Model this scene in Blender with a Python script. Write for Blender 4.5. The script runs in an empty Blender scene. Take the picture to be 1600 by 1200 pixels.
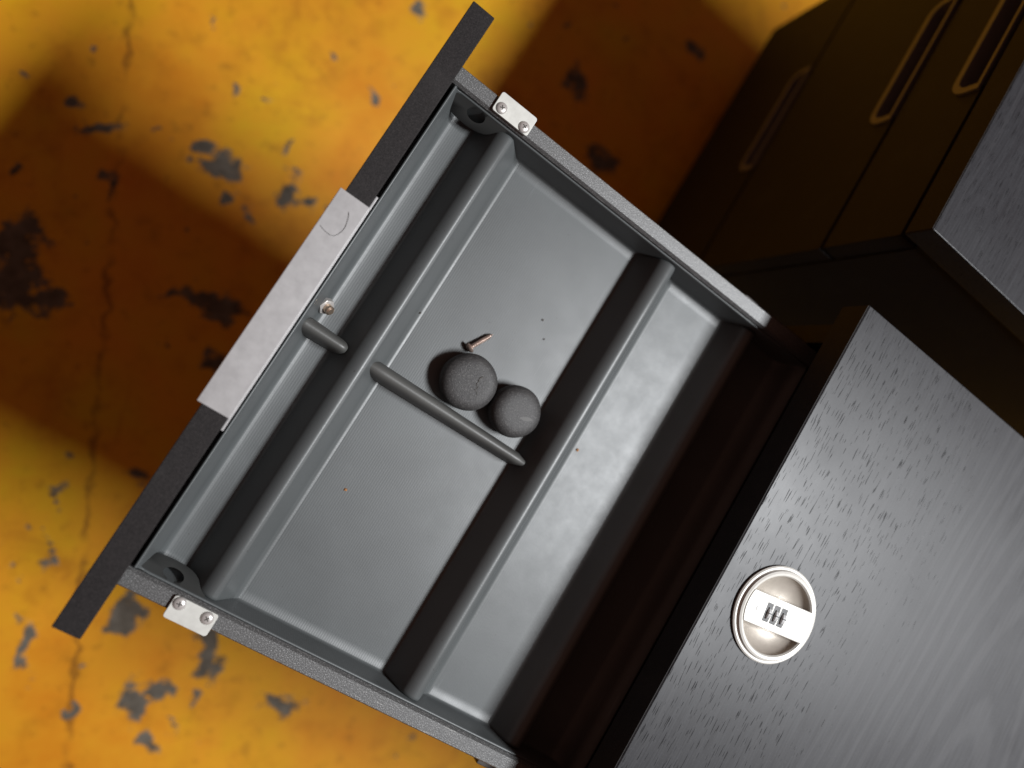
import bpy, bmesh, math, random
from mathutils import Matrix, Vector
random.seed(7)
S = bpy.context.scene
COL = S.collection

# ------------------------------------------------------------------ camera
cam_d = bpy.data.cameras.new('camera'); cam = bpy.data.objects.new('camera', cam_d); COL.objects.link(cam)
cam_d.sensor_width = 36.0; cam_d.lens = 1214.0 / 1600.0 * 36.0
cam_d.clip_start = 0.01; cam_d.clip_end = 50
RM = Matrix(((0.79187696, -0.53370405, -0.29680106), (0.51832559, 0.84438773, -0.13545457), (0.32290783, -0.04657623, 0.94528366)))
cam.matrix_world = Matrix.Translation((0.00246, -0.03177, 0.43274)) @ RM.to_4x4()
cam_d.dof.use_dof = True; cam_d.dof.focus_distance = 0.468; cam_d.dof.aperture_fstop = 3.0
S.camera = cam

# ------------------------------------------------------------------ room light (one ceiling lamp beyond the cabinets) and dim warm room
W = bpy.data.worlds.new('World'); S.world = W; W.use_nodes = True
bg = W.node_tree.nodes['Background']
bg.inputs['Color'].default_value = (1.0, 0.47, 0.34, 1); bg.inputs['Strength'].default_value = 0.13
LAMP_DIR = Vector((0.62, 0.17, 1.0)).normalized()
ld = bpy.data.lights.new('ceiling_lamp', 'AREA'); ld.shape = 'RECTANGLE'; ld.size = 0.24; ld.size_y = 0.72
ld.energy = 95; ld.color = (0.96, 0.98, 1.0)
lamp = bpy.data.objects.new('ceiling_lamp', ld); COL.objects.link(lamp)
lamp.location = Vector((0.15, 0.0, 0.0)) + LAMP_DIR * 2.2
zx = LAMP_DIR; yx = (Vector((0, 1, 0)) - zx * zx.y).normalized(); xx_ = yx.cross(zx)   # tube runs along the cabinets' fronts
lamp.rotation_euler = Matrix((xx_, yx, zx)).transposed().to_euler()
S.view_settings.view_transform = 'Standard'; S.view_settings.look = 'None'
S.view_settings.exposure = 0.0; S.view_settings.gamma = 1.0; S.view_settings.use_curve_mapping = False

# ------------------------------------------------------------------ node helpers
def new_mat(name):
    m = bpy.data.materials.new(name); m.use_nodes = True
    nt = m.node_tree; b = nt.nodes['Principled BSDF']
    return m, nt, b
def N(nt, t, **kw):
    n = nt.nodes.new(t)
    for k, v in kw.items(): setattr(n, k, v)
    return n
def math_n(nt, op, a, b=None, clamp=False):
    n = N(nt, 'ShaderNodeMath', operation=op, use_clamp=clamp)
    for i, v in enumerate((a, b)):
        if v is None: continue
        if isinstance(v, (int, float)): n.inputs[i].default_value = v
        else: nt.links.new(v, n.inputs[i])
    return n.outputs[0]
def coords(nt, scale=(1, 1, 1), rot=(0, 0, 0), which='Object'):
    tc = N(nt, 'ShaderNodeTexCoord'); mp = N(nt, 'ShaderNodeMapping')
    mp.inputs['Scale'].default_value = scale; mp.inputs['Rotation'].default_value = rot
    nt.links.new(tc.outputs[which], mp.inputs['Vector'])
    return mp.outputs[0]
def noise(nt, vec, scale, detail=3.0, rough=0.55, dist=0.0):
    n = N(nt, 'ShaderNodeTexNoise'); n.inputs['Scale'].default_value = scale
    n.inputs['Detail'].default_value = detail; n.inputs['Roughness'].default_value = rough; n.inputs['Distortion'].default_value = dist
    nt.links.new(vec, n.inputs['Vector']); return n.outputs['Fac']
def ramp(nt, fac, stops):
    r = N(nt, 'ShaderNodeValToRGB'); e = r.color_ramp.elements
    while len(e) < len(stops): e.new(0.5)
    for el, (p, c) in zip(e, stops):
        el.position = p; el.color = c if len(c) == 4 else (*c, 1)
    nt.links.new(fac, r.inputs['Fac']); return r.outputs['Color']
def mix(nt, fac, a, b, mode='MIX'):
    n = N(nt, 'ShaderNodeMix', data_type='RGBA', blend_type=mode)
    for sock, v in ((n.inputs[0], fac), (n.inputs[6], a), (n.inputs[7], b)):
        if isinstance(v, (int, float)): sock.default_value = v
        elif isinstance(v, tuple): sock.default_value = (*v, 1) if len(v) == 3 else v
        else: nt.links.new(v, sock)
    return n.outputs[2]
def bump(nt, b, h, strength=0.3, dist=0.0004):
    n = N(nt, 'ShaderNodeBump'); n.inputs['Strength'].default_value = strength; n.inputs['Distance'].default_value = dist
    nt.links.new(h, n.inputs['Height']); nt.links.new(n.outputs[0], b.inputs['Normal'])
def step(nt, v, lo, hi):
    n = N(nt, 'ShaderNodeMapRange', interpolation_type='SMOOTHSTEP')
    n.inputs['From Min'].default_value = lo; n.inputs['From Max'].default_value = hi
    nt.links.new(v, n.inputs['Value']); return n.outputs[0]

# ------------------------------------------------------------------ materials
def mat_plastic(name, col, rough, ribs=False, mott=0.10):
    m, nt, b = new_mat(name); v = coords(nt)
    n1 = noise(nt, v, 14, 4); n2 = noise(nt, v, 900, 2); n3 = noise(nt, v, 60, 5, 0.65)
    dark = tuple(c * (1 - mott * 2) for c in col); lite = tuple(c * (1 + mott) for c in col)
    c = ramp(nt, n1, [(0.3, dark), (0.7, lite)])
    c = mix(nt, math_n(nt, 'MULTIPLY', step(nt, n3, 0.60, 0.75), 0.10), c, tuple(min(1, k * 1.9) for k in col))   # dust
    sp = noise(nt, v, 420, 1)
    c = mix(nt, math_n(nt, 'MULTIPLY', step(nt, sp, 0.74, 0.80), 0.5), c, (0.03, 0.028, 0.025))
    for rz, off in ((0.5, 0.0), (1.9, 7.0), (-0.7, 3.0)):           # hairline scuffs
        sv = coords(nt, (900, 14, 1), (0, 0, rz)); sc_ = noise(nt, sv, 1.0, 1)
        gate = step(nt, noise(nt, coords(nt, (1, 1, 1), (off, 0, rz)), 26, 2), 0.54, 0.66)
        c = mix(nt, math_n(nt, 'MULTIPLY', math_n(nt, 'MULTIPLY', step(nt, sc_, 0.70, 0.78), gate), 0.30), c, tuple(min(1, k * 2.1) for k in col))
    nt.links.new(c, b.inputs['Base Color'])
    r = math_n(nt, 'ADD', math_n(nt, 'MULTIPLY', n3, 0.16), rough - 0.08); nt.links.new(r, b.inputs['Roughness'])
    b.inputs['Specular IOR Level'].default_value = 0.42
    h = n2
    if ribs:
        w = N(nt, 'ShaderNodeTexWave', wave_type='BANDS', bands_direction='X'); w.inputs['Scale'].default_value = 2 * math.pi / 20 / 0.00155
        w.inputs['Distortion'].default_value = 0.0
        nt.links.new(v, w.inputs['Vector'])
        h = math_n(nt, 'ADD', math_n(nt, 'MULTIPLY', n2, 0.7), math_n(nt, 'MULTIPLY', w.outputs['Fac'], 0.35))
    bump(nt, b, h, 0.35, 0.00012)
    return m
M_tray = mat_plastic('grey_tray_plastic', (0.066, 0.072, 0.0735), 0.44, True, 0.09)
M_ridge = mat_plastic('grey_ridge_plastic', (0.068, 0.0735, 0.0745), 0.41, False, 0.06)
M_part = mat_plastic('grey_partition_plastic', (0.064, 0.065, 0.062), 0.46)
M_tab = mat_plastic('dark_tab_plastic', (0.034, 0.035, 0.034), 0.5)

def mat_powder():
    m, nt, b = new_mat('grey_powder_coat'); v = coords(nt)
    n = noise(nt, v, 1500, 2, 0.6); n1 = noise(nt, v, 25, 4)
    c = mix(nt, step(nt, n, 0.50, 0.72), (0.080, 0.081, 0.081), (0.24, 0.24, 0.24))
    # worn scratches running along the rail
    sv = coords(nt, (40, 1800, 200)); s = noise(nt, sv, 1.0, 2)
    c = mix(nt, math_n(nt, 'MULTIPLY', step(nt, s, 0.66, 0.74), math_n(nt, 'MULTIPLY', step(nt, n1, 0.48, 0.62), 0.55)), c, (0.42, 0.41, 0.39))
    nt.links.new(c, b.inputs['Base Color']); b.inputs['Metallic'].default_value = 0.5
    nt.links.new(math_n(nt, 'ADD', math_n(nt, 'MULTIPLY', n, 0.25), 0.32), b.inputs['Roughness'])
    bump(nt, b, n, 0.5, 0.00025); return m
M_rail = mat_powder()

def mat_laminate():
    m, nt, b = new_mat('black_brown_laminate'); v = coords(nt)
    n = noise(nt, v, 1300, 3, 0.7); n1 = noise(nt, v, 30, 3)
    c = ramp(nt, n, [(0.35, (0.008, 0.007, 0.007)), (0.62, (0.019, 0.0165, 0.0165)), (0.78, (0.042, 0.036, 0.035))])
    c = mix(nt, math_n(nt, 'MULTIPLY', step(nt, n1, 0.5, 0.8), 0.25), c, (0.035, 0.033, 0.032))
    nt.links.new(c, b.inputs['Base Color']); b.inputs['Roughness'].default_value = 0.62; b.inputs['Specular IOR Level'].default_value = 0.14
    bump(nt, b, n, 0.5, 0.0002); return m
M_lam = mat_laminate()

def mat_wood():
    m, nt, b = new_mat('black_wood_veneer'); v = coords(nt)
    # slow waviness of the grain direction
    wob = noise(nt, coords(nt, (6, 2.2, 1)), 1.0, 2)
    sx = N(nt, 'ShaderNodeSeparateXYZ'); nt.links.new(v, sx.inputs[0])
    xx = math_n(nt, 'ADD', sx.outputs[0], math_n(nt, 'MULTIPLY', wob, 0.035))
    cb = N(nt, 'ShaderNodeCombineXYZ'); nt.links.new(xx, cb.inputs[0]); nt.links.new(sx.outputs[1], cb.inputs[1]); nt.links.new(sx.outputs[2], cb.inputs[2])
    def sc(s):
        mp = N(nt, 'ShaderNodeMapping'); mp.inputs['Scale'].default_value = s; nt.links.new(cb.outputs[0], mp.inputs['Vector']); return mp.outputs[0]
    pores = noise(nt, sc((1150, 82, 900)), 1.0, 1, 0.4)
    zone = noise(nt, sc((26, 3, 10)), 1.0, 2)
    zone2 = step(nt, math_n(nt, 'ADD', math_n(nt, 'MULTIPLY', sx.outputs[0], -7.0), math_n(nt, 'MULTIPLY', zone, 1.6)), -0.75, 0.40)
    thr = math_n(nt, 'SUBTRACT', 0.82, math_n(nt, 'MULTIPLY', zone2, 0.185))
    pm = step(nt, math_n(nt, 'SUBTRACT', pores, thr), 0.0, 0.05)
    fine = noise(nt, sc((900, 30, 500)), 1.0, 3)
    cloud = noise(nt, v, 16, 5, 0.6)
    strk = noise(nt, sc((130, 2.2, 1)), 1.0, 3)
    c = ramp(nt, fine, [(0.3, (0.013, 0.013, 0.015)), (0.7, (0.024, 0.025, 0.028))])
    c = mix(nt, math_n(nt, 'MULTIPLY', step(nt, strk, 0.58, 0.7), 0.16), c, (0.050, 0.050, 0.053))
    fleck = noise(nt, v, 700, 3, 0.7); c = mix(nt, math_n(nt, 'MULTIPLY', step(nt, fleck, 0.52, 0.75), 0.35), c, (0.055, 0.055, 0.058))
    # flat-sawn figure: wide nested arches towards one end of the board
    wv = N(nt, 'ShaderNodeTexWave', wave_type='RINGS', rings_direction='Z'); wv.inputs['Scale'].default_value = 1.0; wv.inputs['Distortion'].default_value = 2.2; wv.inputs['Detail'].default_value = 2.0; wv.inputs['Detail Scale'].default_value = 0.6
    wl = N(nt, 'ShaderNodeMapping'); wl.inputs['Location'].default_value = (-9.2, 2.3, 0); wl.inputs['Scale'].default_value = (34, 3.2, 0); nt.links.new(cb.outputs[0], wl.inputs['Vector']); nt.links.new(wl.outputs[0], wv.inputs['Vector'])
    far = math_n(nt, 'SUBTRACT', 1.0, zone2)
    c = mix(nt, math_n(nt, 'MULTIPLY', math_n(nt, 'MULTIPLY', step(nt, wv.outputs['Fac'], 0.62, 0.95), far), 0.22), c, (0.06, 0.06, 0.063))
    c = mix(nt, math_n(nt, 'MULTIPLY', pm, 0.6), c, (0.004, 0.004, 0.004))
    nt.links.new(c, b.inputs['Base Color'])
    r = math_n(nt, 'ADD', math_n(nt, 'MULTIPLY', cloud, 0.20), 0.31)
    r = math_n(nt, 'ADD', r, math_n(nt, 'MULTIPLY', math_n(nt, 'SUBTRACT', fine, 0.5), 0.05))
    nt.links.new(r, b.inputs['Roughness'])
    b.inputs['Anisotropic'].default_value = 0.5; tg = N(nt, 'ShaderNodeCombineXYZ'); tg.inputs[0].default_value = 1.0; nt.links.new(tg.outputs[0], b.inputs['Tangent'])   # grain runs along y
    spec = math_n(nt, 'SUBTRACT', 0.30, math_n(nt, 'MULTIPLY', pm, 0.19)); nt.links.new(spec, b.inputs['Specular IOR Level'])
    h = math_n(nt, 'SUBTRACT', math_n(nt, 'MULTIPLY', fine, 0.10), math_n(nt, 'MULTIPLY', pm, 1.0))
    bump(nt, b, h, 0.25, 0.00015); return m
M_wood = mat_wood()

def mat_metal(name, col, rough, metallic=1.0, brushed=None, mott=0.06):
    m, nt, b = new_mat(name); v = coords(nt)
    n = noise(nt, v, 160, 4, 0.6); n2 = noise(nt, v, 1800, 2)
    c = ramp(nt, n, [(0.3, tuple(k * (1 - mott * 1.5) for k in col)), (0.7, tuple(min(1, k * (1 + mott)) for k in col))])
    nt.links.new(c, b.inputs['Base Color']); b.inputs['Metallic'].default_value = metallic
    nt.links.new(math_n(nt, 'ADD', math_n(nt, 'MULTIPLY', n, 0.14), rough - 0.07), b.inputs['Roughness'])
    bump(nt, b, n2, 0.2, 0.00008); return m
M_silver = mat_metal('satin_silver_handle', (0.285, 0.278, 0.278), 0.48, 0.25)
M_rim = mat_metal('shade_darkened_silver_rim', (0.13, 0.12, 0.115), 0.5, 0.3)  # same silver as the handle, with the fronts' shade put into its colour
M_clip = mat_metal('galvanised_clip', (0.46, 0.46, 0.43), 0.5, 0.2)
M_screw = mat_metal('bright_screw_steel', (0.50, 0.48, 0.46), 0.30, 0.5)
M_brass = mat_metal('brassy_bolt_steel', (0.60, 0.47, 0.36), 0.25, 0.9)
M_steel = mat_metal('rusty_screw_steel', (0.42, 0.32, 0.27), 0.35, 0.7, mott=0.3)
M_lock = mat_metal('pale_satin_lock', (0.50, 0.49, 0.455), 0.42, 0.1, mott=0.02)
M_bowl = mat_metal('champagne_lock_bowl', (0.46, 0.42, 0.37), 0.36, 0.5, mott=0.03)
M_black = mat_metal('black_plastic', (0.012, 0.012, 0.012), 0.5, 0.0)
M_wheel = mat_metal('dial_wheel_plastic', (0.34, 0.34, 0.34), 0.4, 0.0)
M_slide = mat_metal('dark_slide_steel', (0.05, 0.045, 0.042), 0.45, 0.4)
M_hair = mat_metal('dark_hair', (0.012, 0.010, 0.009), 0.5, 0.0)
M_crumb = mat_metal('rusty_crumb', (0.30, 0.13, 0.04), 0.8, 0.0, mott=0.3)
M_speck = mat_metal('dark_speck', (0.05, 0.045, 0.04), 0.8, 0.0)

def mat_rubber():
    m, nt, b = new_mat('dusty_grey_rubber'); v = coords(nt)
    n = noise(nt, v, 1100, 3, 0.7); n1 = noise(nt, v, 90, 4, 0.6)
    c = ramp(nt, n, [(0.32, (0.014, 0.0135, 0.0135)), (0.58, (0.034, 0.033, 0.033)), (0.74, (0.12, 0.115, 0.11))])
    c = mix(nt, math_n(nt, 'MULTIPLY', step(nt, n1, 0.5, 0.75), 0.30), c, (0.062, 0.060, 0.058))
    nt.links.new(c, b.inputs['Base Color']); b.inputs['Roughness'].default_value = 0.62
    bump(nt, b, n, 0.7, 0.0003); return m
M_rubber = mat_rubber()

CHIPS = [(-0.0564, 0.1941, 0.0066, 0.0097), (-0.0391, 0.1705, 0.0281, 0.0125), (-0.0297, 0.1384, 0.0094, 0.0098), (0.0352, 0.146, 0.0113, 0.0187), (0.0512, 0.1311, 0.01, 0.0058), (-0.0086, 0.1163, 0.0082, 0.0057), (0.0309, 0.1921, 0.0056, 0.0086), (-0.0245, 0.2523, 0.0054, 0.0035), (0.0111, 0.249, 0.0048, 0.0042), (-0.043, 0.3237, 0.0053, 0.0082), (-0.1581, 0.2001, 0.0183, 0.0066), (-0.1796, 0.2211, 0.0083, 0.0066), (-0.2344, 0.0737, 0.0207, 0.0261), (-0.2439, 0.0375, 0.0287, 0.0327), (-0.2281, 0.0968, 0.0115, 0.0196), (-0.207, 0.0187, 0.0147, 0.0133), (-0.0581, 0.025, 0.0225, 0.0105), (-0.0385, 0.0112, 0.0168, 0.0142), (-0.0936, 0.0277, 0.0096, 0.0049), (-0.1503, 0.1442, 0.0049, 0.0188), (-0.0494, -0.042, 0.0093, 0.0099), (0.1875, 0.3689, 0.0078, 0.0148), (0.0795, 0.3077, 0.0043, 0.0043), (0.1264, 0.2659, 0.0052, 0.0088), (0.3851, 0.3046, 0.0125, 0.0199), (0.3716, 0.3744, 0.007, 0.0095), (0.5567, 0.3651, 0.0119, 0.0084), (0.4214, 0.2072, 0.0183, 0.0204), (-0.142, -0.3166, 0.0191, 0.0198), (-0.1485, -0.33, 0.0127, 0.0085), (-0.2409, -0.343, 0.0059, 0.0307), (-0.2164, -0.2364, 0.0042, 0.0238), (-0.0618, -0.3731, 0.0122, 0.0279), (-0.1391, -0.4166, 0.0103, 0.02), (-0.1119, -0.4062, 0.0118, 0.013), (-0.126, -0.4655, 0.0118, 0.0087), (-0.0794, -0.4219, 0.004, 0.0058), (-0.1927, -0.3701, 0.0049, 0.0035), (-0.1999, -0.418, 0.0049, 0.0049), (-0.1029, -0.4475, 0.0053, 0.0058), (0.0167, -0.4438, 0.0218, 0.0106), (-0.2061, -0.1827, 0.006, 0.0136), (-0.2298, 0.245, 0.0051, 0.0051), (-0.2408, 0.151, 0.0051, 0.0045), (-0.1231, -0.1703, 0.0102, 0.0098)]
def mat_floor():
    m, nt, b = new_mat('worn_orange_floor_paint')
    v = coords(nt, (1, 1, 1), (0, 0, -0.57921))
    # 'bare' holds how far each spot of the floor is from the nearest worn-off patch; noise frays the rims
    nz = N(nt, 'ShaderNodeTexNoise'); nz.inputs['Scale'].default_value = 55; nz.inputs['Detail'].default_value = 5; nt.links.new(v, nz.inputs['Vector'])
    vs = N(nt, 'ShaderNodeVectorMath', operation='SUBTRACT'); nt.links.new(nz.outputs['Color'], vs.inputs[0]); vs.inputs[1].default_value = (.5, .5, .5)
    vm = N(nt, 'ShaderNodeVectorMath', operation='SCALE'); nt.links.new(vs.outputs[0], vm.inputs[0]); vm.inputs['Scale'].default_value = 0.030
    va = N(nt, 'ShaderNodeVectorMath', operation='ADD'); nt.links.new(v, va.inputs[0]); nt.links.new(vm.outputs[0], va.inputs[1])
    at = N(nt, 'ShaderNodeAttribute', attribute_name='bare'); cur = at.outputs['Fac']
    n_small = noise(nt, v, 70, 4, 0.6)
    n_frag = noise(nt, v, 130, 3, 0.6)
    field = math_n(nt, 'ADD', cur, math_n(nt, 'MULTIPLY', math_n(nt, 'SUBTRACT', n_frag, 0.5), 2.2))
    chip = math_n(nt, 'SUBTRACT', 1.0, step(nt, field, 0.70, 1.30))
    speck = step(nt, noise(nt, v, 48, 2, 0.5), 0.735, 0.765)
    chip = math_n(nt, 'MAXIMUM', chip, math_n(nt, 'MULTIPLY', speck, 0.8))
    n_big = noise(nt, v, 6.5, 4, 0.6); n_mid = noise(nt, v, 22, 5, 0.6)
    base = ramp(nt, n_big, [(0.32, (0.50, 0.175, 0.005)), (0.46, (0.55, 0.235, 0.009)), (0.60, (0.53, 0.265, 0.006)), (0.74, (0.50, 0.310, 0.004))])
    base = mix(nt, math_n(nt, 'MULTIPLY', step(nt, n_mid, 0.50, 0.78), 0.55), base, (0.34, 0.125, 0.003))
    base = mix(nt, math_n(nt, 'MULTIPLY', step(nt, n_small, 0.56, 0.75), 0.45), base, (0.22, 0.09, 0.004))
    n_st = noise(nt, va.outputs[0], 9, 6, 0.7, 0.6)
    base = mix(nt, math_n(nt, 'MULTIPLY', step(nt, n_st, 0.52, 0.72), 0.55), base, (0.30, 0.105, 0.004))
    # joint line in the floor
    sx = N(nt, 'ShaderNodeSeparateXYZ'); nt.links.new(va.outputs[0], sx.inputs[0])
    ln = math_n(nt, 'ABSOLUTE', math_n(nt, 'SUBTRACT', math_n(nt, 'SUBTRACT', sx.outputs[0], math_n(nt, 'MULTIPLY', sx.outputs[1], 0.098)), -0.1576))
    seam = math_n(nt, 'MULTIPLY', math_n(nt, 'SUBTRACT', 1.0, step(nt, ln, 0.0012, 0.0045)), step(nt, n_mid, 0.35, 0.55))
    base = mix(nt, math_n(nt, 'MULTIPLY', seam, 0.55), base, (0.10, 0.035, 0.004))
    grey = ramp(nt, n_small, [(0.3, (0.055, 0.046, 0.034)), (0.7, (0.135, 0.12, 0.098))])
    c = mix(nt, chip, base, grey)
    nt.links.new(c, b.inputs['Base Color'])
    nt.links.new(math_n(nt, 'ADD', math_n(nt, 'MULTIPLY', chip, 0.3), 0.5), b.inputs['Roughness'])
    b.inputs['Specular IOR Level'].default_value = 0.25
    bump(nt, b, math_n(nt, 'SUBTRACT', math_n(nt, 'MULTIPLY', n_small, 0.3), chip), 0.4, 0.001)
    return m
M_floor = mat_floor()

# ------------------------------------------------------------------ mesh helpers
def link(name, verts, faces, mat, parent=None, smooth=None, bevel=None, loc=None):
    me = bpy.data.meshes.new(name); me.from_pydata([tuple(v) for v in verts], [], [tuple(f) for f in faces]); me.validate()
    bm = bmesh.new(); bm.from_mesh(me); bmesh.ops.recalc_face_normals(bm, faces=bm.faces)
    if bevel:
        es = [e for e in bm.edges if len(e.link_faces) == 2 and e.calc_face_angle(0) > math.radians(40)]
        bmesh.ops.bevel(bm, geom=es, offset=bevel, segments=2, profile=0.5, affect='EDGES', clamp_overlap=True)
    bm.to_mesh(me); bm.free()
    me.materials.append(mat)
    if smooth is not None:
        for p in me.polygons: p.use_smooth = True
        me.set_sharp_from_angle(angle=math.radians(smooth))
    o = bpy.data.objects.new(name, me); COL.objects.link(o)
    if bevel:
        wn = o.modifiers.new('even_shading', 'WEIGHTED_NORMAL'); wn.keep_sharp = True
    if parent: o.parent = parent
    if loc: o.location = loc
    return o
def box_data(x0, x1, y0, y1, z0, z1):
    v = [(x0, y0, z0), (x1, y0, z0), (x1, y1, z0), (x0, y1, z0), (x0, y0, z1), (x1, y0, z1), (x1, y1, z1), (x0, y1, z1)]
    f = [(0, 3, 2, 1), (4, 5, 6, 7), (0, 1, 5, 4), (1, 2, 6, 5), (2, 3, 7, 6), (3, 0, 4, 7)]
    return v, f
def box(name, b, mat, parent=None, bevel=0.0008):
    v, f = box_data(*b); return link(name, v, f, mat, parent, smooth=35, bevel=bevel)
def thing(name, label, cat, loc=(0, 0, 0), group=None):
    o = bpy.data.objects.new(name, None); COL.objects.link(o); o.location = loc; o.empty_display_size = 0.02
    o['label'] = label; o['category'] = cat
    if group: o['group'] = group
    return o
def tag(o, label, cat, group=None):
    o['label'] = label; o['category'] = cat
    if group: o['group'] = group
def prism_x(pts, x0, x1):          # polygon in (y,z), extruded along x
    n = len(pts); v = [(x0, y, z) for y, z in pts] + [(x1, y, z) for y, z in pts]
    f = [tuple(range(n)), tuple(range(2 * n - 1, n - 1, -1))] + [(i, i + n, (i + 1) % n + n, (i + 1) % n) for i in range(n)]
    return v, f
def prism_z(pts, z0, z1):
    n = len(pts); v = [(x, y, z0) for x, y in pts] + [(x, y, z1) for x, y in pts]
    f = [tuple(range(n - 1, -1, -1)), tuple(range(n, 2 * n))] + [(i, (i + 1) % n, (i + 1) % n + n, i + n) for i in range(n)]
    return v, f
def lathe(prof, seg=48, closed=False):   # prof of (r,z)
    v = []; f = []; n = len(prof)
    for k in range(seg):
        a = 2 * math.pi * k / seg
        for r, z in prof: v.append((r * math.cos(a), r * math.sin(a), z))
    for k in range(seg):
        k2 = (k + 1) % seg
        for i in range(n - 1 + (1 if closed else 0)):
            j = (i + 1) % n
            f.append((k * n + i, k2 * n + i, k2 * n + j, k * n + j))
    return v, f
def merge_link(name, v, f, mat, parent=None, smooth=35, loc=None):
    o = link(name, v, f, mat, parent, smooth=None, loc=loc)
    bm = bmesh.new(); bm.from_mesh(o.data); bmesh.ops.remove_doubles(bm, verts=bm.verts, dist=1e-6)
    bmesh.ops.recalc_face_normals(bm, faces=bm.faces); bm.to_mesh(o.data); bm.free()
    for p in o.data.polygons: p.use_smooth = True
    o.data.set_sharp_from_angle(angle=math.radians(smooth))
    return o
def tube_data(pts, rad, seg=8):
    v = []; f = []; n = len(pts)
    for i, p in enumerate(pts):
        p = Vector(p); a = Vector(pts[max(0, i - 1)]); b = Vector(pts[min(n - 1, i + 1)])
        t = (b - a).normalized(); u = t.cross(Vector((0, 0, 1)))
        if u.length < 1e-4: u = Vector((1, 0, 0))
        u.normalize(); w = u.cross(t); r = rad[i] if isinstance(rad, (list, tuple)) else rad
        for k in range(seg):
            a_ = 2 * math.pi * k / seg; v.append(tuple(p + u * r * math.cos(a_) + w * r * math.sin(a_)))
    for i in range(n - 1):
        for k in range(seg):
            k2 = (k + 1) % seg; f.append((i * seg + k, i * seg + k2, (i + 1) * seg + k2, (i + 1) * seg + k))
    f.append(tuple(range(seg - 1, -1, -1))); f.append(tuple(range((n - 1) * seg, n * seg)))
    return v, f
def smooth_path(pts, n=8):
    out = []; P = [Vector(p) for p in pts]
    for i in range(len(P) - 1):
        p0 = P[max(0, i - 1)]; p1 = P[i]; p2 = P[i + 1]; p3 = P[min(len(P) - 1, i + 2)]
        for k in range(n):
            t = k / n
            out.append(0.5 * ((2 * p1) + (-p0 + p2) * t + (2 * p0 - 5 * p1 + 4 * p2 - p3) * t * t + (-p0 + 3 * p1 - 3 * p2 + p3) * t ** 3))
    out.append(P[-1]); return out

# ------------------------------------------------------------------ floor
FZ = -0.49
def axis(lo, hi, a, b, st):
    out = [lo + (a - lo) * k / 6 for k in range(6)]; n = int(round((b - a) / st)); out += [a + (b - a) * k / n for k in range(n)]
    return out + [b + (hi - b) * k / 6 for k in range(7)]
gx = axis(-3.0, 4.0, -0.40, 0.45, 0.005); gy = axis(-3.0, 4.0, -0.55, 0.80, 0.005)
ca, sa = math.cos(0.57921), math.sin(0.57921)
fv = []; bare = []
for y in gy:
    for x in gx:
        fv.append((x, y, FZ)); p = x * ca + y * sa; q = -x * sa + y * ca
        p += 0.006 * math.sin(q * 130 + 3 * math.sin(p * 60)); q += 0.006 * math.sin(p * 110 + 2 * math.sin(q * 75))
        bare.append(min(3.0, min(math.hypot((p - a) / b, (q - c) / d) for a, c, b, d in CHIPS)))
ff = [(j * len(gx) + i, j * len(gx) + i + 1, (j + 1) * len(gx) + i + 1, (j + 1) * len(gx) + i) for j in range(len(gy) - 1) for i in range(len(gx) - 1)]
fl = link('floor', fv, ff, M_floor)
atb = fl.data.attributes.new('bare', 'FLOAT', 'POINT'); atb.data.foreach_set('value', bare)
fl['kind'] = 'structure'

# ------------------------------------------------------------------ cabinets
HY0, HY1 = -0.069, 0.067            # handle extent about a front's centre
def front_outline(w, z0, z1, notch=0.024):
    """front board seen from the front, with the finger pocket cut into its top edge"""
    r = 0.011; a, b = HY0 + 0.005, HY1 - 0.005
    pts = [(-w / 2, z0), (w / 2, z0), (w / 2, z1), (b, z1)]
    for k in range(7):
        t = math.pi / 2 * k / 6; pts.append((b - r + r * math.cos(t), z1 - notch + r - r * math.sin(t)))
    for k in range(7):
        t = math.pi / 2 * k / 6; pts.append((a + r - r * math.sin(t), z1 - notch + r - r * math.cos(t)))
    pts.append((a, z1)); pts.append((-w / 2, z1))
    return pts
def handle_ring(z1, depth=0.028, proud=0.0022):
    r = 0.015; a, b = HY0, HY1; o = [(b, z1)]; i = [(b - 0.0055, z1 - 0.004)]
    def loop(a, b, zb, zt, r):
        p = [(b, zt)]
        for k in range(9):
            t = math.pi / 2 * k / 8; p.append((b - r + r * math.cos(t), zb + r - r * math.sin(t)))
        for k in range(9):
            t = math.pi / 2 * k / 8; p.append((a + r - r * math.sin(t), zb + r - r * math.cos(t)))
        p.append((a, zt)); return p
    O = loop(a, b, z1 - depth, z1 - 0.0009, r); I = loop(a + 0.0055, b - 0.0055, z1 - depth + 0.0050, z1 - 0.0035, r - 0.0045)
    n = len(O); x0, x1 = -proud, 0.0006
    v = [(x0, *p) for p in O] + [(x0, *p) for p in I] + [(x1, *p) for p in O] + [(0.012, *p) for p in I]
    f = []
    for k in range(n):
        j = (k + 1) % n
        f += [(k, j, n + j, n + k), (k, 2 * n + k, 2 * n + j, j), (n + k, n + j, 3 * n + j, 3 * n + k)]
    return v, f
def add_front(parent, x, yc, z0, z1, w=0.396, name='drawer_front'):
    o_v, o_f = prism_x(front_outline(w, z0, z1), 0.0, 0.0155)
    fr = link(name, o_v, o_f, M_lam, parent, smooth=35, bevel=0.0006, loc=(x, yc, 0))
    v, f = handle_ring(z1); link('handle_rim', v, f, M_rim, fr, smooth=35)
    box('handle_pocket', (0.0120, 0.0150, HY0 + 0.004, HY1 - 0.004, z1 - 0.0245, z1 - 0.002), M_black, fr, None)
    return fr
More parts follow.
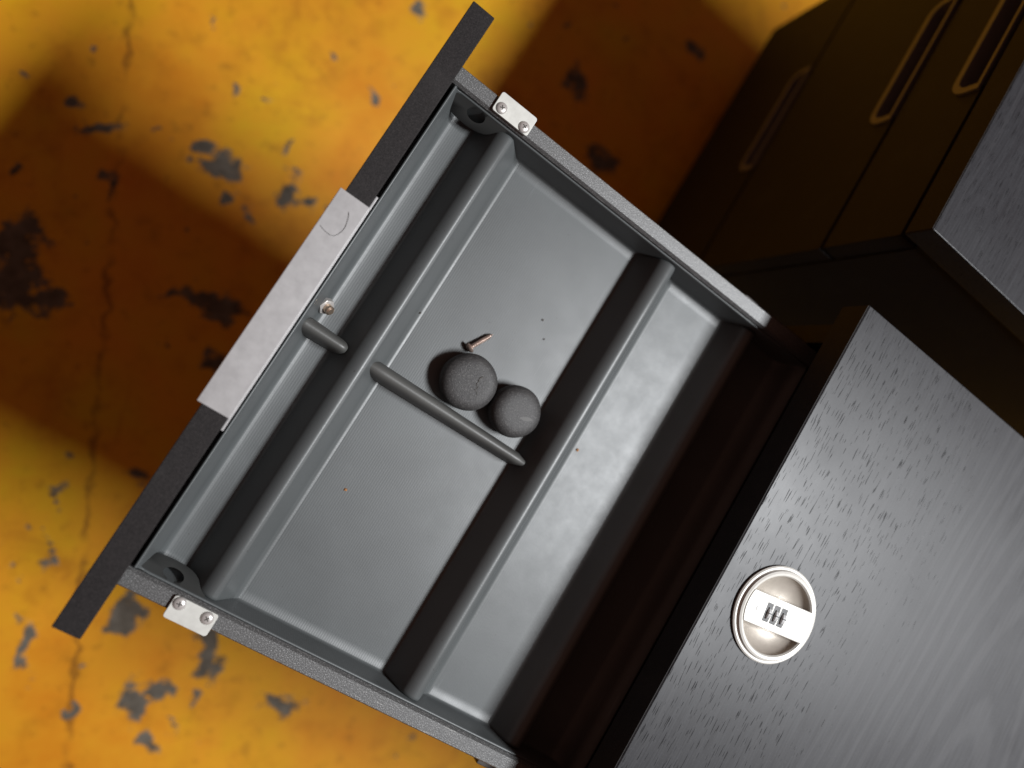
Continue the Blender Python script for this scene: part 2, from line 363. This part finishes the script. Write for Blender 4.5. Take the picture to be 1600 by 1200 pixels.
def holed_top(parent, D, z0, z1, hx=0.0475, hy=-0.0025, R=0.0262):
    """top board with the round well that the lock sits in"""
    W = 0.1995; angs = [2 * math.pi * k / 72 for k in range(72)] + [math.atan2(y - hy, x - hx) % (2 * math.pi) for x in (0, D) for y in (-W, W)]
    angs = sorted(set(angs)); n = len(angs); v = []; f = []
    def hit(a, e):
        c, q = math.cos(a), math.sin(a); t = 9
        if c > 1e-9: t = min(t, (D - hx) / c)
        if c < -1e-9: t = min(t, -hx / c)
        if q > 1e-9: t = min(t, (W - hy) / q)
        if q < -1e-9: t = min(t, (-W - hy) / q)
        x, y = hx + c * t, hy + q * t
        return (min(max(x, e), D - e), min(max(y, -W + e), W - e))
    e = 0.0007
    for kind in range(6):
        for a in angs:
            if kind == 0: v.append((hx + R * math.cos(a), hy + R * math.sin(a), z1))
            elif kind == 1: v.append((*hit(a, e), z1))
            elif kind == 2: v.append((*hit(a, 0), z1 - e))
            elif kind == 3: v.append((*hit(a, 0), z0 + e))
            elif kind == 4: v.append((*hit(a, e), z0))
            else: v.append((hx + R * math.cos(a), hy + R * math.sin(a), z0))
    for k in range(6):
        k2 = (k + 1) % 6
        for i in range(n): j = (i + 1) % n; f.append((k * n + i, k * n + j, k2 * n + j, k2 * n + i))
    return link('top_panel', v, f, M_wood, parent, smooth=30)
CT = 0.030                           # cabinet top height
def make_cabinet(x0, yc, label, opened):
    t = thing('pedestal_cabinet', label, 'cabinet', (x0, yc, FZ), 'black pedestal cabinets')
    z = lambda h: h - FZ             # children are in the thing's frame
    D = 0.46
    if opened: holed_top(t, D, z(0.006), z(CT))
    else: box('top_panel', (0, D, -0.1995, 0.1995, z(0.006), z(CT)), M_wood, t, 0.0007)
    box('edge_band', (-0.0006, -0.0001, -0.1990, 0.1990, z(0.0064), z(CT - 0.0007)), M_lam, t, None)
    for s in (-1, 1):
        y0, y1 = sorted((s * 0.1985, s * 0.1825)); box('side_panel', (0.018, D - 0.002, y0, y1, z(-0.43), z(0.0058)), M_lam, t)
    box('back_panel', (D - 0.018, D - 0.003, -0.1823, 0.1823, z(-0.43), z(0.0058)), M_lam, t)
    box('bottom_panel', (0.018, D - 0.0185, -0.1823, 0.1823, z(-0.43), z(-0.414)), M_lam, t)
    if not opened: add_front(t, 0.0015, 0, z(-0.078), z(0.000))
    add_front(t, 0.0015, 0, z(-0.264), z(-0.082)); add_front(t, 0.0015, 0, z(-0.430), z(-0.268))
    if opened:
        for s in (-1, 1):
            y0, y1 = sorted((s * 0.1770, s * 0.1822)); box('drawer_slide', (-0.045, D - 0.03, y0, y1, z(-0.072), z(-0.036)), M_slide, t)
    for cx in (0.06, D - 0.06):
        for s in (-1, 1):
            v, f = lathe([(0, -0.009), (0.021, -0.009), (0.0225, -0.006), (0.0225, 0.006), (0.021, 0.009), (0, 0.009)], 28)
            v = [(a, c, b) for a, b, c in v]
            cs = merge_link('caster_wheel', v, f, M_black, t, loc=(cx, s * 0.15, 0.0227))
            box('caster_fork', (-0.012, 0.012, -0.013, 0.013, 0.0225, 0.0372), M_slide, cs)
    return t
cab1 = make_cabinet(0.3080, 0.0, 'black wood grain cabinet with round lock on top and its drawer pulled out', True)
cab2 = make_cabinet(0.3230, 0.4700, 'black cabinet with three closed drawers with slot handles, behind the open drawer', False)

# round combination lock let into the first cabinet's top
lk = thing('combination_lock', 'round pale combination lock with three number wheels on black cabinet top', 'lock', (0.3555, -0.0025, CT))
lk.rotation_euler = (0, 0, math.radians(8))
v, f = lathe([(0.0295, 0.0001), (0.0310, 0.0004), (0.0312, 0.0018), (0.0303, 0.0026), (0.0292, 0.0026), (0.0288, 0.0030), (0.0284, 0.0044), (0.0272, 0.0050), (0.0258, 0.0047), (0.0250, 0.0036), (0.0250, 0.0002)], 72, True)
merge_link('lock_ring', v, f, M_lock, lk, 30)
prof = [(0.0251 * math.sin(t), 0.0034 - 0.0105 * math.cos(t)) for t in [math.pi / 2 * k / 16 for k in range(17)]]
v, f = lathe(prof, 72); merge_link('lock_bowl', v, f, M_bowl, lk, 60)
bw = 0.0104; R_ = 0.0262; pts = []
a0 = math.asin(bw / R_)
for k in range(13): t = -a0 + 2 * a0 * k / 12; pts.append((R_ * math.cos(t), R_ * math.sin(t)))
for k in range(13): t = math.pi - a0 + 2 * a0 * k / 12; pts.append((R_ * math.cos(t), R_ * math.sin(t)))
v, f = prism_z(pts, -0.0065, 0.0056); bar = link('turning_bar', v, f, M_lock, lk, smooth=30, bevel=0.0009)
def wheel_mesh():
    v, f = lathe([(0.0, -0.0015), (0.0046, -0.0015), (0.0052, -0.0010), (0.0052, 0.0010), (0.0046, 0.0015), (0.0, 0.0015)], 20)
    return [(c, a, b) for a, b, c in v], f
for k in range(3):
    cx = -0.0093 + 0.0058 * k
    pw, hw = 0.0024, 0.0060
    box('wheel_slot', (cx - pw, cx + pw, -hw, hw, 0.0048, 0.00575), M_black, bar, 0.0002)
    v, f = wheel_mesh(); w = merge_link('number_wheel', v, f, M_wheel, bar, 30, loc=(cx + 0.0006, -0.0006, 0.0024))
    for j, (yy, zz) in enumerate(((-0.0030, 0.0042), (0.0004, 0.0051), (0.0034, 0.0039))):
        box('wheel_mark', (-0.0012, 0.0012, yy - 0.0004, yy + 0.0004, zz - 0.0006, zz + 0.0003), M_black, w, None)
v, f = prism_z([(-0.0186, -0.0007), (-0.0178, -0.0014), (-0.0138, -0.0013), (-0.0128, -0.0003), (-0.0128, 0.0003), (-0.0138, 0.0013), (-0.0178, 0.0014), (-0.0186, 0.0007)], 0.0052, 0.00585)
link('pointer_mark', v, f, M_wheel, bar, smooth=30)

# ------------------------------------------------------------------ the pulled-out drawer
dr = thing('open_drawer', 'pulled out drawer with black front, grey metal sides and silver handle', 'drawer', (0, 0, -0.078))
dz = 0.078
o_v, o_f = prism_x(front_outline(0.400, 0.0, dz), 0.0, 0.0150)
fp = link('front_panel', o_v, o_f, M_lam, dr, smooth=35, bevel=0.0006)
v, f = handle_ring(dz); link('handle_rim', v, f, M_rim, fp, smooth=35)
box('handle_pocket', (0.0120, 0.0145, HY0 + 0.004, HY1 - 0.004, dz - 0.0245, dz - 0.003), M_black, fp, None)
box('handle_top_plate', (-0.0030, 0.0158, HY0, HY1, dz - 0.0006, dz + 0.0011), M_silver, fp, 0.0005)
box('handle_flange', (0.0152, 0.0166, HY0 - 0.0075, HY1 + 0.0085, dz - 0.014, dz - 0.0035), M_silver, fp, 0.0003)
RI, RO, RZ = 0.1648, 0.1760, -0.024 + dz
def rail(s):
    # folded sheet: flat top, small inner chamfer, thin inner skirt and outer wall
    pr = [(RI, 0.012), (RI, RZ - 0.0018), (RI + 0.0017, RZ), (RO - 0.0008, RZ), (RO, RZ - 0.0010), (RO, 0.004), (RO - 0.0011, 0.004), (RO - 0.0011, 0.012)]
    v, f = prism_x([(s * a, b) for a, b in pr], 0.0151, 0.43)
    return link('side_rail', v, f, M_rail, dr, smooth=25)
def phillips(parent, loc, rot, r=0.0037):
    v, f = lathe([(0.0, 0.0016), (0.0010, 0.00158), (0.0022, 0.00135), (0.0031, 0.0009), (r, 0.0001), (r, -0.0006), (0, -0.0006)], 28)
    sc = merge_link('screw', v, f, M_screw, parent, 50, loc=loc); sc.rotation_euler = (0, 0, rot)
    w, L, h = 0.00032, 0.0015, 0.00178
    c = [(-L, -w), (-w, -w), (-w, -L), (w, -L), (w, -w), (L, -w), (L, w), (w, w), (w, L), (-w, L), (-w, w), (-L, w)]
    v2, f2 = prism_z(c, 0.0010, h - 0.0001)
    # the cross recess: dark inset joined into the screw's own mesh
    bm = bmesh.new(); bm.from_mesh(sc.data); base = len(bm.verts)
    nv = [bm.verts.new(p) for p in v2]; sc.data.materials.append(M_speck)
    for ff in f2:
        q = bm.faces.new([nv[i] for i in ff]); q.material_index = 1
    bm.to_mesh(sc.data); bm.free()
    return sc
def clip(s, x0, x1, yi, yo, screws):
    y0, y1 = sorted((s * yi, s * yo)); r = 0.0016; p = []
    for cx, cy, a in ((x1 - r, y1 - r, 0), (x0 + r, y1 - r, 90), (x0 + r, y0 + r, 180), (x1 - r, y0 + r, 270)):
        for k in range(5):
            t = math.radians(a + 90 * k / 4); p.append((cx + r * math.cos(t), cy + r * math.sin(t)))
    v, f = prism_z(p, RZ + 0.0003, RZ + 0.0024)
    c = link('corner_clip', v, f, M_clip, dr, smooth=30, bevel=0.0003)
    for (sx, sy), a in screws: phillips(c, (sx, sy, RZ + 0.0026), a)
    return c
for s in (-1, 1): rail(s)
clip(1, 0.0432, 0.0700, 0.1655, 0.1790, [((0.0480, 0.1696), 0.5), ((0.0655, 0.1690), 1.1)])
clip(-1, 0.0445, 0.0705, 0.1663, 0.1797, [((0.0487, -0.1696), 0.2), ((0.0656, -0.1702), 0.9)])
box('drawer_bottom', (0.0151, 0.425, -0.1746, 0.1746, 0.004, 0.008), M_rail, dr, None)
box('back_panel', (0.425, 0.4295, -0.1640, 0.1640, 0.0085, RZ), M_rail, dr)

# ------------------------------------------------------------------ pencil tray lying in the drawer
TZ = -0.054
tr = thing('pencil_tray', 'grey moulded plastic pencil tray with ridges lying in the open drawer', 'tray', (0, 0, TZ))
def sp(pts, n=5): return [(p.x, p.y) for p in smooth_path([(a, b, 0) for a, b in pts], n)]
prof = [(0.0176, 0.0280), (0.0182, 0.0292), (0.0192, 0.0292), (0.0202, 0.0270), (0.0258, 0.0060), (0.0268, 0.0032), (0.0282, 0.0014), (0.0302, 0.0006), (0.0340, 0.0002), (0.0400, 0.0), (0.0500, 0.0)]
prof = sp(prof, 3) + [(0.05 + 0.25 * k / 24, 0.0) for k in range(1, 25)] + [(0.318, 0.001), (0.323, 0.004), (0.327, 0.012), (0.330, 0.026)]
HYT = 0.1640
ys = [(-HYT, 1.0), (-HYT + 0.0003, 0.95), (-HYT + 0.0010, 0.10), (-HYT + 0.0016, 0.03), (-HYT + 0.0026, 0.0)]
ym = [(-0.155 + 0.31 * k / 10, 0.0) for k in range(11)]
stat = ys + ym + [(-y, w) for y, w in reversed(ys)]
verts = []; faces = []
for (y, w) in stat:
    for (x, zz) in prof: verts.append((x, y, zz + (max(zz, 0.0262) - zz) * w))
n = len(prof)
for i in range(len(stat) - 1):
    for k in range(n - 1): faces.append((i * n + k, i * n + k + 1, (i + 1) * n + k + 1, (i + 1) * n + k))
sh = link('tray_shell', verts, faces, M_tray, tr, smooth=60)
md = sh.modifiers.new('thickness', 'SOLIDIFY'); md.thickness = 0.0015; md.offset = -1
def ridge(pr, name='divider_ridge'):
    pr = sp(pr, 3); n = len(pr); xm = sum(p[0] for p in pr) / n
    st = [(-0.1636, 0.72), (-0.1631, 0.90), (-0.1622, 0.98), (-0.1605, 1.0)]
    st = st + [(-0.12 + 0.04 * k, 1.0) for k in range(7)] + [(-y, s) for y, s in reversed(st)]
    v = []; f = []
    for y, s in st:
        for x, zz in pr: v.append((xm + (x - xm) * (0.75 + 0.25 * s), y, zz * s - 0.0001))
    for i in range(len(st) - 1):
        for k in range(n - 1): f.append((i * n + k, i * n + k + 1, (i + 1) * n + k + 1, (i + 1) * n + k))
    f.append(tuple(range(n))); f.append(tuple(range((len(st) - 1) * n, len(st) * n)))
    return link(name, v, f, M_ridge, tr, smooth=50)
R1 = [(0.0425, 0.0), (0.0445, 0.0006), (0.0462, 0.0028), (0.0530, 0.0160), (0.0556, 0.0208), (0.0590, 0.0240), (0.0622, 0.0252), (0.0648, 0.0244), (0.0668, 0.0218), (0.0756, 0.0040), (0.0770, 0.0018), (0.0790, 0.0004), (0.0815, 0.0)]
ridge(R1)
R2 = [(0.1805, 0.0), (0.1825, 0.0006), (0.1842, 0.0028), (0.1905, 0.0168), (0.1930, 0.0215), (0.1962, 0.0245), (0.1993, 0.0255), (0.2022, 0.0246), (0.2046, 0.0216), (0.2125, 0.0040), (0.2140, 0.0018), (0.2162, 0.0004), (0.219, 0.0)]
ridge(R2)
ridge([(0.2805 + (x - 0.1993) * 0.85, z * 0.80) for x, z in R2])
def partition(x0, x1, yc, w0, w1, h0, h1, nose):
    """low rib with a rounded back that tapers to a blunt nose"""
    v = []; f = []; A = 13; L = 22
    for i in range(L + 1):
        t = i / L; x = x0 + (x1 - x0) * t; w = w0 + (w1 - w0) * t; h = h0 + (h1 - h0) * t
        d = x1 - x
        if d < nose: k = math.sqrt(max(0.0, 1 - ((nose - d) / nose) ** 2)); w *= 0.62 + 0.38 * k; h *= 0.9 + 0.1 * k
        if i == 0: w *= 0.9; h *= 0.96
        for a in range(A):
            u = -1 + 2 * a / (A - 1)
            yy = w * math.copysign(abs(math.sin(u * math.pi / 2)) ** 0.8, u) * (1 + 0.22 * (1 - math.cos(u * math.pi / 2) ** 0.55))
            zz = h * (math.cos(u * math.pi / 2)) ** 0.55 if abs(u) < 1 else 0.0
            v.append((x, yc + yy, zz))
    for i in range(L):
        for a in range(A - 1): f.append((i * A + a, i * A + a + 1, (i + 1) * A + a + 1, (i + 1) * A + a))
    f.append(tuple(range(A))); f.append(tuple(range(L * A, (L + 1) * A)))
    return link('partition_rib', v, f, M_part, tr, smooth=50)
partition(0.0678, 0.1860, -0.0030, 0.0050, 0.0040, 0.0200, 0.0175, 0.003)
partition(0.0200, 0.0510, -0.0030, 0.0052, 0.0040, 0.0225, 0.0200, 0.005)
def finger_tab(s):
    cx, cy = 0.0385, 0.1612; ax, ay = 0.0062, 0.0026
    out = [(0.0180, 0.1645), (0.0190, 0.1605), (0.0225, 0.1578), (0.0280, 0.1565), (0.0400, 0.1563), (0.0480, 0.1572), (0.0560, 0.1600), (0.0625, 0.1632), (0.0630, 0.1645)]
    out = [(p.x, p.y) for p in smooth_path([(a, b, 0) for a, b in out], 4)]
    poly = out + [(0.055, 0.1645), (0.045, 0.1645), (0.035, 0.1645), (0.026, 0.1645)]
    K = 40; v = []; f = []
    def hit(a):
        d = Vector((math.cos(a), math.sin(a))); best = None
        for i in range(len(poly)):
            p = Vector(poly[i]) - Vector((cx, cy)); q = Vector(poly[(i + 1) % len(poly)]) - Vector((cx, cy)); e = q - p
            den = d.x * e.y - d.y * e.x
            if abs(den) < 1e-12: continue
            t = (p.x * e.y - p.y * e.x) / den; u = (p.x * d.y - p.y * d.x) / den
            if t > 0 and -1e-6 <= u <= 1 + 1e-6 and (best is None or t < best): best = t
        return d * (best or 0.003)
    for zt in (0.0262, 0.0240):
        for k in range(K):
            a = 2 * math.pi * k / K; h = hit(a); v.append((cx + h.x, s * (cy + h.y), zt + (cy + h.y - 0.1645) * 1.8))
        for k in range(K):
            a = 2 * math.pi * k / K; v.append((cx + ax * math.cos(a), s * (cy + ay * math.sin(a)), zt + (cy + ay * math.sin(a) - 0.1645) * 1.8 - (0.0 if zt > 0.025 else 0.001)))
    for k in range(K):
        j = (k + 1) % K
        f += [(k, j, K + j, K + k), (2 * K + k, 3 * K + k, 3 * K + j, 2 * K + j), (k, 2 * K + k, 2 * K + j, j), (K + k, K + j, 3 * K + j, 3 * K + k)]
    return link('finger_tab', v, f, M_tab, tr, smooth=40)
for s in (-1, 1): finger_tab(s)

# ------------------------------------------------------------------ things lying in the tray
def pad(r, h, loc, label, squash, rot):
    pr = []
    for k in range(25):
        t = -math.pi / 2 + math.pi * k / 24
        c, s = math.cos(t), math.sin(t)
        pr.append((r * max(0, c) ** squash, h * math.copysign(abs(s) ** 0.86, s)))
    v, f = lathe(pr, 56)
    vv = []
    for x, y, z in v:
        a = math.atan2(y, x); k = 1 + 0.010 * math.sin(2 * a + 1.0) + 0.006 * math.sin(5 * a + loc[0] * 90)
        vv.append((x * k, y * k, z))
    o = merge_link('rubber_ball', vv, f, M_rubber, None, 60, loc=(loc[0], loc[1], TZ + h + 0.0002))
    o.rotation_euler = rot; tag(o, label, 'ball', 'grey rubber balls in the tray'); return o
def ball_top(x, y, r, h, sq):
    d = min(0.999, math.hypot(x, y) / r); c = d ** (1 / sq); return h * (math.sqrt(1 - c * c)) ** 0.86
b1 = pad(0.0186, 0.0088, (0.1268, 0.0220), 'larger dark grey rubber ball with a cracked top, beside the loose screw', 0.38, (0.05, -0.04, 0))
b2 = pad(0.0174, 0.0092, (0.1636, 0.0226), 'smaller dark grey rubber ball with a scuff painted with a pale sheen, nearer the cabinet', 0.42, (-0.03, 0.06, 0))
ck = [(0.0046, 0.0075), (0.0030, 0.0052), (0.0036, 0.0030), (0.0034, 0.0012), (0.0052, -0.0006), (0.0044, -0.0024), (0.0066, -0.0032), (0.0070, -0.0046)]
cp = [(x, y, ball_top(x, y, 0.0186, 0.0088, 0.38) + 0.00002) for x, y in [(p.x, p.y) for p in smooth_path([(a, b, 0) for a, b in ck], 4)]]
v, f = tube_data(cp, [0.00012 + 0.00036 * abs(math.sin(i * 0.7)) * (1 - i / len(cp) * 0.6) for i in range(len(cp))], 6)
link('surface_crack', v, f, M_speck, b1, smooth=60)
# scuff on the smaller one, its highlight painted as a paler matte colour
m_, nt_, bb = new_mat('painted_sheen_scuff'); bb.inputs['Base Color'].default_value = (0.085, 0.084, 0.082, 1); bb.inputs['Roughness'].default_value = 0.6; bb.inputs['Specular IOR Level'].default_value = 0.25
sv = []; sf = []; KX, KY = 12, 5
for i in range(KX):
    for j in range(KY):
        x = 0.0015 + 0.0090 * i / (KX - 1); y = -0.0012 + 0.35 * (x - 0.006) + (j / (KY - 1) - 0.5) * 0.0030 * math.sin(math.pi * (i + 0.6) / (KX + 0.2))
        sv.append((x, y, ball_top(x, y, 0.0174, 0.0092, 0.42) + 0.00006))
for i in range(KX - 1):
    for j in range(KY - 1): sf.append((i * KY + j, (i + 1) * KY + j, (i + 1) * KY + j + 1, i * KY + j + 1))
link('scuff_painted_sheen', sv, sf, m_, b2, smooth=60)

def screw_thing():
    t = thing('loose_screw', 'small rusty pan head screw lying against the larger rubber ball', 'screw', (0.1172, 0.0420, TZ + 0.0036))
    d = Vector((0.0090, 0.0165, -0.0018)); t.rotation_euler = d.to_track_quat('X', 'Z').to_euler()
    pr = [(-0.0022, 0.0), (-0.0022, 0.0012), (-0.0017, 0.0025), (-0.0006, 0.0035), (0.0, 0.0036), (0.0002, 0.0016)]
    v, f = lathe([(r, x) for x, r in pr], 24); v = [(c, a, b) for a, b, c in v]; merge_link('screw_head', v, f, M_steel, t, 40)
    v = []; f = []; seg = 14; turns = 11; L = 0.0178; n = turns * seg
    for i in range(n + 1):
        x = 0.0002 + L * i / n; taper = 1.0 if x < 0.0150 else max(0.25, 1 - (x - 0.0150) / 0.0036)
        for k in range(seg):
            a = 2 * math.pi * k / seg; ph = (i / seg - k / seg) % 1.0
            r = (0.00135 + 0.00038 * (1 - abs(2 * ph - 1))) * taper; v.append((x, r * math.cos(a), r * math.sin(a)))
    for i in range(n):
        for k in range(seg): j = (k + 1) % seg; f.append((i * seg + k, i * seg + j, (i + 1) * seg + j, (i + 1) * seg + k))
    f.append(tuple(range(n * seg, (n + 1) * seg)))
    link('threaded_shank', v, f, M_steel, t, smooth=60)
screw_thing()
def bolt_thing():
    t = thing('hex_bolt', 'tiny shiny hex bolt in the front groove beside the silver handle', 'bolt', (0.0272, 0.0130, TZ + 0.0075))
    t.rotation_euler = (math.radians(30), math.radians(35), 0.4); t.scale = (1.8, 1.8, 1.8)
    p = [(0.0030 * math.cos(math.pi / 3 * k), 0.0030 * math.sin(math.pi / 3 * k)) for k in range(6)]
    v, f = prism_z(p, -0.0012, 0.0012); link('bolt_head', v, f, M_screw, t, smooth=20, bevel=0.0003)
    v, f = lathe([(0.0, 0.0038), (0.0010, 0.0038), (0.0016, 0.0032), (0.0016, 0.0011)], 18); merge_link('bolt_stub', v, f, M_brass, t, 40)
    v, f = lathe([(0.0018, -0.0013), (0.0018, -0.0034), (0.0010, -0.0042), (0, -0.0042)], 18); merge_link('bolt_shank', v, f, M_steel, t, 40)
bolt_thing()
hp = smooth_path([(0.0076, 0.0583, 0.0013), (0.0094, 0.0549, 0.0016), (0.0105, 0.0494, 0.0014), (0.0094, 0.0448, 0.0013), (0.0070, 0.0422, 0.0013), (0.0025, 0.0423, 0.0013), (-0.0008, 0.0433, 0.0013)], 8)
v, f = tube_data(hp, 0.00011, 6); tag(link('hair_strand', v, f, M_hair, None, smooth=60), 'single curved dark hair lying on the silver drawer handle', 'hair')
def crumb(name, loc, r, mat, label):
    bm = bmesh.new(); bmesh.ops.create_icosphere(bm, subdivisions=2, radius=r)
    for q in bm.verts: q.co *= 1 + random.uniform(-0.3, 0.3); q.co.z *= 0.6
    me = bpy.data.meshes.new(name); bm.to_mesh(me); bm.free(); me.materials.append(mat)
    o = bpy.data.objects.new(name, me); COL.objects.link(o); o.location = loc; tag(o, label, 'crumb'); return o
crumb('rust_crumb', (0.0989, -0.0754, TZ + 0.0004), 0.0010, M_crumb, 'rusty orange crumb on the tray floor below the long partition')
crumb('rust_crumb', (0.2200, 0.0254, TZ + 0.0006), 0.0009, M_crumb, 'rusty crumb at the foot of the ridge nearest the cabinet')
crumb('dark_crumb', (0.1502, 0.0854, TZ + 0.0004), 0.0007, M_speck, 'dark speck on tray floor above the screw, upper of two')
crumb('dark_crumb', (0.1580, 0.0752, TZ + 0.0004), 0.0006, M_speck, 'dark speck on tray floor above the screw, lower of two')
crumb('dark_crumb', (0.0785, 0.0426, TZ + 0.0012), 0.0007, M_speck, 'dark speck at the foot of the front ridge')
